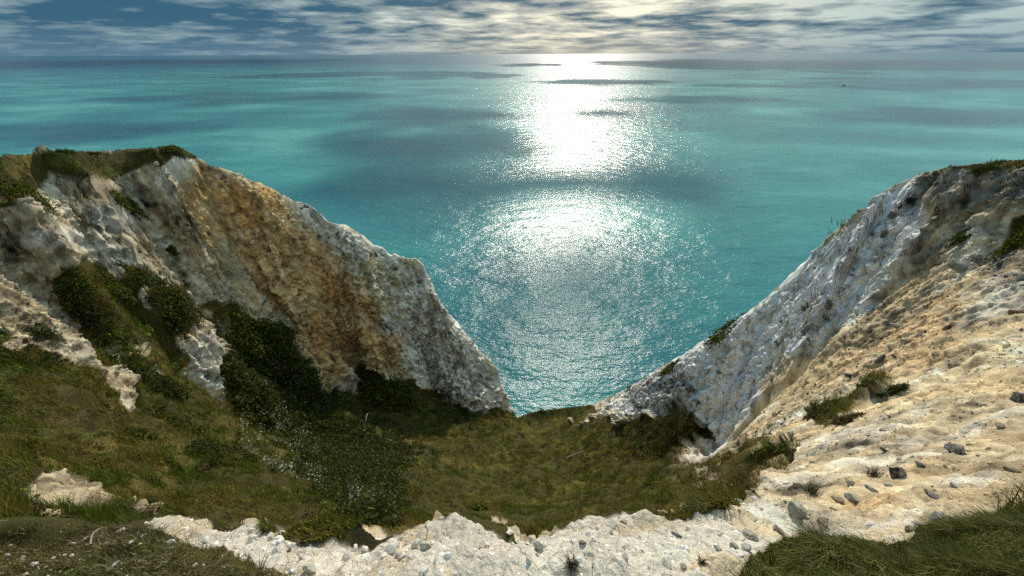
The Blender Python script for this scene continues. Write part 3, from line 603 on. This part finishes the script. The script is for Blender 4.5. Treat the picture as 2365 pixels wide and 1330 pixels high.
STONES = [  # px, py, width, height in the photo; look; label
 (2070,1100,36,58,'dark','tall black and grey flint, largest dark stone on the cream slope'),
 (1834,1180,46,62,'green','tall mottled grey brown stone leaning out of the cream slope'),
 (2211,1050,50,38,'dark','wide dark angular flint high on the slope above the tall black flint'),
 (2171,1205,54,44,'grey','smooth grey boulder beside the top edge of the long green turf'),
 (2160,1152,52,24,'grey','long flat grey stone above the smooth grey boulder'),
 (2124,1078,28,18,'dark','small black flint just right of the tall black flint'),
 (2041,1045,26,12,'dark','flat dark flint just above the tall black flint'),
 (2036,999,13,13,'dark','lone small dark round flint on the bare cream slope'),
 (1960,1122,28,26,'pale','black and white broken flint left of the tall black flint'),
 (1937,1162,34,24,'brown','brown grey knobbly flint, left one of a touching pair'),
 (1969,1160,38,20,'grey','pale grey flint, right one of a touching pair'),
 (2014,1134,32,16,'pale','flat pale flint between the touching pair and the tall black flint'),
 (2050,1126,26,16,'pale','small white rinded flint at the foot of the tall black flint'),
 (1897,1208,26,34,'brown','upright brown grey stone right of the tall mottled stone'),
 (1922,1178,18,10,'dark','tiny black flint shard above the upright brown stone'),
 (1794,1230,32,18,'brown','low brown stone on the ledge below the tall mottled stone'),
 (1735,1240,46,36,'green','grey green lump of chalk at the bend of the ledge'),
 (2308,992,26,18,'brown','brown flint near the right edge of the slope'),
 (2337,1092,34,20,'brown','flat reddish brown flint low at the right edge of the slope'),
 (2204,1130,46,18,'green','long buff stone right of the long flat grey stone'),
 (2099,1228,18,26,'brown','small brown upright stone at the turf edge left of the grey boulder'),
 (2128,1220,44,14,'grey','low grey slab at the foot of the smooth grey boulder'),
 (1691,1262,34,24,'green','grey green chalk lump on the near ledge left of the turf'),
 (1657,1268,30,20,'green','smaller grey green chalk lump at the ledge, beside the larger one'),
 (1960,870,36,20,'dark','rough dark flint cluster in the middle of the upper slope'),
 (2352,925,26,40,'dark','big dark flint half cut off by the right edge of the view'),
 (2060,496,26,22,'dark','dark boulder near the skyline of the white cliff'),
 (1989,489,16,15,'dark','dark stone on the very skyline of the white cliff'),
 (2043,547,12,15,'dark','upper of two small dark flints stacked under the skyline boulder'),
 (2041,577,15,9,'dark','lower of two small dark flints under the skyline boulder'),
 (2024,602,15,15,'grey','grey stone in the middle of the white cliff face'),
 (1970,636,10,8,'dark','tiny black flint in the white cliff face'),
 (2222,625,52,26,'grey','pale pointed grey boulder beside the dark scree patch'),
 (1915,705,18,34,'dark','upright dark flint in the cleft of the white cliff'),
 (1855,718,12,16,'dark','small dark flint left of the cleft in the white cliff'),
 (2075,760,42,20,'green','broad greenish stone above the rusty chalk'),
 (2032,836,14,36,'dark','narrow dark crack in the rusty chalk, made as an added dark stone'),  # added dark stone stands in for a shaded crack
 (2066,826,14,10,'dark','small dark flint right of the narrow dark crack'),
 (2346,724,32,30,'brown','round brown stone under the dark scree patch'),
 (1880,622,10,13,'dark','tiny dark flint near the top of the white cliff face'),
 (2117,609,12,8,'dark','small dark flint above the cream gully'),
 (2113,456,16,11,'dark','dark flint at the edge of the grey skyline scree'),
 (2034,473,12,9,'grey','small grey stone just under the skyline'),
 (979,1262,38,42,'green','grey pyramid shaped stone with a dark base on the ledge'),
 (1243,1266,38,40,'green','upright pointed grey stone in the middle of the ledge'),
 (1116,1262,26,18,'brown','pinkish brown stone between the two upright grey stones'),
 (1173,1229,26,20,'chalk','white pointed chalk block on the rim of the ledge'),
 (1439,1206,20,22,'brown','small brown stone standing on the rim of the ledge'),
 (1409,1228,15,14,'dark','small black flint on the buff part of the ledge'),
 (1481,1275,22,12,'dark','black flint lying low on the right part of the ledge'),
 (1559,1232,34,15,'grey','grey flint lying on the buff part of the ledge near the rim'),
 (1342,1252,24,18,'brown','pinkish stone right of the upright pointed grey stone'),
 (277,1222,22,18,'chalk','white chalk block at the left end of the ledge'),
 (628,1242,34,16,'orange','flat orange stone near the rim of the ledge'),
 (194,1240,40,11,'green','long white stone lying in the dry scrub at the far left'),
 (257,1304,40,15,'green','pale slab in the dry scrub near the lower left'),
 (375,1296,40,13,'green','pale slab in the dry scrub right of its neighbour slab'),
 (587,876,24,12,'chalk','white chalk block lying in the dark brambles'),
 (660,1268,18,12,'dark','dark flint among the white rubble on the left of the ledge')]
for k, (px, py, w_, h_, look, lb) in enumerate(STONES):
    i = at(px, py); d = tdep[i] / F
    ks = .72 if px < 1800 and py > 1190 else .85; a = w_ * .5 * d * ks; b = h_ * .5 * d * ks
    v, f = stone(100 + k, 3 if w_ * h_ > 600 else 2, 12, (1, .85, 1)); v = v / (np.abs(v).max(0)) * (a * 1.1, min(a, b) * 1.0, b * 1.1)
    ang = -AA.ravel()[i] + .3 * random.uniform(-1, 1)
    o = mesh_np('chalk_block' if look == 'chalk' else 'stone' if look in ('brown', 'green', 'orange') else 'flint', v / .3, f, RM[look], False)
    o.scale = (.3, .3, .3); o.location = ter[i] + nf[i] * b * .1 + np.array([0, 0, b * .15]); o.rotation_euler = (random.uniform(-.2, .2), random.uniform(-.25, .25), ang)
    tag(o, lb, 'stone')

# --- rubble of the ledge: the 300 largest lumps are their own things, the small fry is one mass
lm, N, bs = material('rubble')
a_ = N.n('ShaderNodeAttribute', attribute_name='tint'); tc = N.n('ShaderNodeTexCoord'); nz = N.n('ShaderNodeTexNoise', i_Scale=60., i_Detail=6., i_Roughness=.7); N.l(tc.outputs['Object'], nz.inputs['Vector'])
N.l(N.mix(1., a_.outputs['Color'], N.ramp(nz.outputs[0], [(.3, .7), (.7, 1.2)]), 'MULTIPLY'), bs.inputs['Base Color']); bs.inputs['Roughness'].default_value = .9; bs.inputs['Specular IOR Level'].default_value = .15
bp = N.n('ShaderNodeBump', i_Strength=.6, i_Distance=.006); N.l(nz.outputs[0], bp.inputs['Height']); N.l(bp.outputs[0], bs.inputs['Normal'])
PB = [stone(500 + k, 2, 7, (1, .72 + .2 * random.random(), .55 + .2 * random.random())) for k in range(14)]
PS = [stone(540 + k, 1, 5, (1, .75, .6)) for k in range(8)]
def rotm(n):
    q = rng.normal(size=(n, 4)); q /= np.linalg.norm(q, axis=1)[:, None]; w, x, y, z = q.T
    return np.stack([1 - 2 * (y * y + z * z), 2 * (x * y - z * w), 2 * (x * z + y * w), 2 * (x * y + z * w), 1 - 2 * (x * x + z * z), 2 * (y * z - x * w), 2 * (x * z - y * w), 2 * (y * z + x * w), 1 - 2 * (x * x + y * y)], 1).reshape(n, 3, 3)
def mass(name, pos, size, tint, shapes, label, cat, sink=.2, nrm=None):
    VV, FF, TT = [], [], []; n0 = 0; which = rng.integers(0, len(shapes), len(pos)); Rm = rotm(len(pos))
    for k, (v, f) in enumerate(shapes):
        s = np.where(which == k)[0]
        if not len(s): continue
        vv = np.einsum('nij,vj->nvi', Rm[s], v) * size[s][:, None, None] + pos[s][:, None] - (0 if nrm is None else (nrm[s] * size[s][:, None] * sink)[:, None])
        VV.append(vv.reshape(-1, 3)); FF.append((np.arange(len(s))[:, None, None] * len(v) + f[None]).reshape(-1, 3) + n0); n0 += len(s) * len(v); TT.append(np.repeat(tint[s], len(v), 0))
    return tag(mesh_np(name, np.concatenate(VV), np.concatenate(FF), lm, False, {'tint': np.concatenate(TT)}), label, cat, kind='stuff')
led = okv & (M['ledge'] > .5) & (M['veg'] < .4) & (lflat < l_rim(AA.ravel()) + .09) & (rflat < 3.2)
bandw = 1 - .75 * sm(1300, 1700, tpx) 
ids = np.where(led)[0]; wgt = SPC[ids] ** 2 * bandw[ids]; wgt /= wgt.sum()
ids = rng.choice(ids, 7000, p=wgt)
sz = .0095 * np.exp(.6 * rng.normal(size=len(ids))).clip(.45, 3.)
cream = sm(-.05, .3, octaves(bf, .35, 3, .6, False, 1., 111.)[ids])
tint = pick(0, (.74, .70, .62), (.86, .84, .78), len(ids), .08); tint = mixc(tint, (.60, .48, .32), cream * .6); tint = mixc(tint, (.22, .19, .17), (rng.random(len(ids)) < .035) * .8)
mass('chalk_rubble', jitter(ids), sz, tint, PS, 'small broken chalk fragments strewn over the near ledge', 'rubble', .15, nf[ids])
ids = np.where(okv & (M['veg'] > .4) & (rflat < 3.2) & (tpx < 720) & (tpy > 1215))[0]; wgt = SPC[ids] ** 2; ids = rng.choice(ids, 700, p=wgt / wgt.sum())
mass('scrub_stones', jitter(ids) + np.array([0, 0, .012]), .008 * np.exp(.6 * rng.normal(size=len(ids))).clip(.5, 3.2), pick(0, (.40, .37, .30), (.66, .62, .54), len(ids), .12), PS, 'pale stones scattered through the dry scrub at the lower left', 'stones', .1, nf[ids])
protos = []
for k, (v, f) in enumerate(PB):
    me_o = mesh_np('chalk_lump', v, f, RM['chalk'], False); protos.append(me_o)
ids = np.where(led & (tpx > 150) & (tpx < 2150) & (tpy < 1345) & (M['veg'] < .2))[0]; wgt = SPC[ids] ** 2 * bandw[ids]; wgt /= wgt.sum()
ids = rng.choice(ids, 300, p=wgt, replace=False); pj = jitter(ids)
for k in range(300):
    o = protos[k] if k < len(protos) else protos[k % len(protos)].copy()
    if k >= len(protos): COL.objects.link(o)
    s_ = random.choice((.019, .023, .027, .033, .04)) * random.uniform(.85, 1.15)
    o.scale = (s_, s_, s_); o.location = pj[k] + nf[ids[k]] * s_ * .25; o.rotation_euler = [random.uniform(0, 6.28) for _ in range(3)]
    tag(o, 'angular white chalk lump lying in the rubble of the near ledge', 'chalk lump', 'chalk lumps on the near ledge')

# --- loose stones of the slopes and cliffs, too many to count
ids = np.where(okv & (M['veg'] < .4) & (M['ledge'] < .5) & (rflat > 2.) & (beyond < .1))[0]
wgt = .35 + .9 * M['creamr'][ids] + 2.8 * M['scree'][ids] + .6 * M['rustr'][ids] + .5 * (1 - rightm[ids]); wgt *= sm(-.3, .5, octaves(bf, 1.5, 3, .6, False, 1., 117.)[ids]) + .1; wgt /= wgt.sum()
ids = rng.choice(ids, 26000, p=wgt); px_ = tdep[ids] / F
sz = px_ * 1.9 * np.exp(.7 * rng.normal(size=len(ids))).clip(.35, 5.)
tint = (c[ids] * pick(0, (.85, .85, .85), (1.35, 1.35, 1.4), len(ids), .1)).clip(.05, .85); dk = rng.random(len(ids)) < (.07 + .5 * M['scree'][ids]); tint = mixc(tint, (.10, .095, .085), dk * .9)
mass('loose_stones', jitter(ids), sz, tint, PS, 'loose grey and buff stones littering the chalk slopes', 'stones', .1, nf[ids])

# --- shrubs
def shrub(name, px, py, w_, h_, label, cat='shrub', lo=(.014, .022, .004), hi=(.040, .046, .010), n=None, group=None, lf=None, follow=1.):
    i = at(px, py + h_ * .35); d = tdep[i] / F; a = w_ * .5 * d; b = h_ * .5 * d
    n = n or int(min(5000, 300 + w_ * h_ * .6)); q = rng.normal(size=(n, 3)); q /= np.linalg.norm(q, axis=1)[:, None]
    q *= (.45 + .55 * rng.random((n, 1)) ** .5) * (1 + .5 * perlin(q * 2.2 + px) + .35 * perlin(q * 5 + py))[:, None]
    q = q * (a, a * .8, b * .95); q[:, 2] = np.where(q[:, 2] < 0, q[:, 2] * .6, q[:, 2])
    # follow the slope it grows on
    nn = nf[i]; q[:, 2] += -follow * (nn[0] * q[:, 0] + nn[1] * q[:, 1]) / max(nn[2], .62)
    V, Fq, tt = leaves(q, np.full(n, (lf or 2.9) * d) * (.6 + .8 * rng.random(n)), pick(0, lo, hi, n))
    o = mesh_np(name, V, Fq, leaf_m, True, {'tint': tt}); o.location = ter[i] + np.array([0, 0, b * .25])
    return tag(o, label, cat, group)
SHR = [(395,337,46,14,'dark bush on the highest point of the headland skyline'),(160,625,90,40,'dark green scrub at the top of the long grassy runnel'),(235,630,90,36,'green scrub right of the top of the grassy runnel'),
 (312,622,48,22,'small isolated dark bush on bare chalk in the middle of the left wall'),(388,675,120,60,'wide dark green bush on the pale left wall'),(385,725,70,40,'lower dark bush touching the wide bush on the left wall'),
 (522,722,120,50,'dark green bush right of the wide bush, on the pale wall'),(265,446,36,18,'small bush high on the ochre slope under the plateau'),(312,470,28,30,'small dark bush at the top of the bluish chalk patch'),
 (45,425,80,34,'dark bush at the left end under the plateau turf'),(85,742,70,40,'isolated bush on bare chalk at the far left'),(195,690,70,80,'dark bush in the middle of the grassy runnel'),
 (270,800,110,70,'broad dark bush on the grassy rib above the bare white streak'),(360,860,110,80,'dark bush low on the grassy rib'),(30,810,110,50,'long dark bush at the far left below the bare chalk'),
 (630,780,110,80,'black green thicket filling the hollow under the ochre cliff'),(690,850,100,80,'dark thicket at the foot of the ochre cliff face'),(560,850,100,90,'dark thicket left of the hollow beside the white rock'),
 (860,885,90,56,'dark bush under the middle of the cliff foot'),(920,905,90,50,'dark bush at the cliff foot nearest the grey buttress'),(410,965,110,50,'dark bush at the lower end of the grassy rib'),
 (330,990,60,30,'small dark bush beside the lower end of the rib'),(1105,1162,36,36,'round dark bush near the rim in the middle of the gully'),(520,1030,100,50,'dark bush left of the pale flowers'),
 (1900,948,56,30,'dry bush on the cream slope, left one of three in a row'),(1955,962,50,30,'dry bush on the cream slope, middle one of three in a row'),(2057,897,40,34,'dark bush on the cream slope, right one of three in a row'),
 (1765,1035,66,66,'green bush at the edge between gully and cream slope'),(1822,1025,50,40,'olive bush right of the green bush at the slope edge'),(1675,760,70,12,'thin dark bush along the lower skyline of the white cliff'),
 (1545,845,40,10,'low dark bush far down the skyline of the white cliff'),(2352,540,60,70,'large dark green bush at the right edge above the scree'),(2220,543,40,16,'small olive bush on the cream slope under the skyline scree'),(390,566,24,14,'tiny bush on the ochre slope right of the bluish chalk')]
for px, py, w_, h_, lb in SHR:
    dry = 'dry' in lb; kv = .7 + .9 * ((px * 7919 + py * 104729) % 97) / 97
    if px < 500 and py > 500: w_, h_ = w_ * .82, h_ * .8
    shrub('shrub', px, py, w_, h_, lb, follow=0. if 'skyline' in lb and py < 400 else 1., lo=(.045, .04, .012) if dry else (.032 * kv, .044 * kv, .008), hi=(.12, .10, .035) if dry else (.09 * kv, .098 * kv, .018))
# tufts on the near ledge, fine stems on the skyline, pale stems in the gully
def tuft(name, px, py, hpx, n, label, cat, lo, hi, spread=.35, wpx=.9):
    i = at(px, py); d = tdep[i] / F; r0 = rng.normal(size=(n, 3)) * (hpx * d * spread * .5, hpx * d * spread * .5, 0)
    V, Fq, tt = blades(r0, hpx * d * (.6 + .6 * rng.random(n)), np.full(n, wpx * 2 * d), rng.normal(size=(n, 3)) * (.5, .5, .1), pick(0, lo, hi, n), 3)
    o = mesh_np(name, V, Fq, grass_m, True, {'tint': tt}); o.location = ter[i]; return tag(o, label, cat)
tuft('grass_tuft', 1316, 1310, 38, 110, 'dark dry grass tuft alone on the middle of the white ledge', 'grass tuft', (.025, .022, .012), (.07, .06, .03))
tuft('grass_tuft', 1618, 1302, 22, 60, 'tiny green tuft on the ledge left of the long turf', 'grass tuft', (.03, .034, .01), (.08, .08, .03))
tuft('grass_tuft', 2008, 1100, 30, 90, 'thin olive tuft beside the tall black flint', 'grass tuft', (.05, .05, .02), (.12, .11, .05))
tuft('grass_tuft', 1870, 1140, 34, 90, 'thin olive tuft behind the tall mottled stone', 'grass tuft', (.05, .05, .02), (.12, .11, .05))
tuft('skyline_plant', 1945, 525, 22, 16, 'taller sparse plant with thin stems on the right skyline', 'plant', (.02, .03, .012), (.05, .06, .03), .8)
tuft('skyline_plant', 1922, 547, 20, 8, 'lower sparse plant with thin stems on the right skyline', 'plant', (.02, .03, .012), (.05, .06, .03), .6)
def stem(px0, py0, px1, py1, arch, rpx, label, col, name='stem', cat='stem'):
    a = ter[at(px0, py0)]; b = ter[at(px1, py1)]; L = np.linalg.norm(b - a); pts = []
    rad = rpx * .5 * np.linalg.norm(a) / F; V = []; n = 9
    for k in range(n):
        t = k / (n - 1); c_ = a * (1 - t) + b * t + np.array([0, 0, 1]) * (L * arch * math.sin(math.pi * t) + rad + .05 * L + .25); r_ = rad * (1 - .5 * t)
        u = np.cross(b - a, (0, 0, 1)); u /= np.linalg.norm(u); w_ = np.cross(u, b - a) / L
        V += [c_ + r_ * (u * math.cos(q) + w_ * math.sin(q)) for q in np.arange(6) * math.pi / 3]
    Fq = np.array([[k * 6 + q, k * 6 + (q + 1) % 6, k * 6 + 6 + (q + 1) % 6, k * 6 + 6 + q] for k in range(n - 1) for q in range(6)])
    m, N, bs = material('dead_stem'); nz = N.n('ShaderNodeTexNoise', i_Scale=20.); N.l(N.ramp(nz.outputs[0], [(.3, tuple(x * .7 for x in col)), (.7, col)]), bs.inputs['Base Color']); bs.inputs['Roughness'].default_value = .8
    tag(mesh_np(name, np.array(V), Fq, m), label, cat)
stem(1305, 1062, 1345, 1045, .03, 3, 'pale straight stick lying in the gully grass', (.34, .28, .19), 'stick', 'stick')
stem(845, 978, 866, 972, .35, 2.5, 'pale arched dead stem in the brown grass below the cliff', (.32, .27, .18))
stem(695, 942, 712, 930, .05, 2.5, 'pale short dead stem above the flowers', (.36, .32, .22))
stem(15, 1300, 95, 1262, .05, 2, 'long bleached stem in the scrub at the lower left', (.26, .22, .15))
stem(285, 1325, 300, 1280, .1, 2.5, 'thin bleached stem standing in the lower left scrub', (.30, .26, .18))

# --- a small boat far out
bx = sea_at(1950, 201); boat = bpy.data.objects.new('boat', None); COL.objects.link(boat); boat.location = bx; boat.rotation_euler = (0, 0, .2); boat.scale = (.75, .75, .75)
tag(boat, 'tiny dark boat far out on the sea at the right', 'boat')
bmats = {}
for nm, col in (('hull_paint', (.02, .03, .045)), ('cabin_paint', (.12, .13, .15))):
    m, N, bs = material(nm); nz = N.n('ShaderNodeTexNoise', i_Scale=2.); N.l(N.ramp(nz.outputs[0], [(.3, tuple(x * .8 for x in col)), (.7, col)]), bs.inputs['Base Color']); bs.inputs['Roughness'].default_value = .4; bmats[nm] = m
secs = [(-6, 1.5, .2), (-3, 1.9, 0), (0, 2.0, 0), (3, 1.6, 0), (5.2, .7, .4), (6.6, .06, .9)]; V = []
for x, b_, k in secs: V += [(x, -b_, 1.9 + k * .7), (x, -b_ * .75, .3), (x, 0, -.4), (x, b_ * .75, .3), (x, b_, 1.9 + k * .7)]
Fq = [[5 * i + j, 5 * i + j + 1, 5 * i + j + 6, 5 * i + j + 5] for i in range(5) for j in range(4)] + [[5 * i, 5 * i + 5, 5 * i + 9, 5 * i + 4] for i in range(5)] + [[0, 4, 3, 1]]
mesh_np('hull', np.array(V), np.array(Fq), bmats['hull_paint'], False, parent=boat)
def boxv(x0, x1, y, z0, z1, tp_): return np.array([(x0, -y, z0), (x1, -y, z0), (x1, y, z0), (x0, y, z0), (x0 + tp_, -y * .85, z1), (x1 - tp_, -y * .85, z1), (x1 - tp_, y * .85, z1), (x0 + tp_, y * .85, z1)])
BXF = np.array([[0, 3, 2, 1], [4, 5, 6, 7], [0, 1, 5, 4], [1, 2, 6, 5], [2, 3, 7, 6], [3, 0, 4, 7]])
mesh_np('cabin', boxv(-3.5, 1.0, 1.2, 1.95, 4.2, .3), BXF, bmats['cabin_paint'], False, parent=boat)
mesh_np('mast', boxv(-1.2, -1.0, .1, 4.2, 5.6, .03), BXF, bmats['hull_paint'], False, parent=boat)
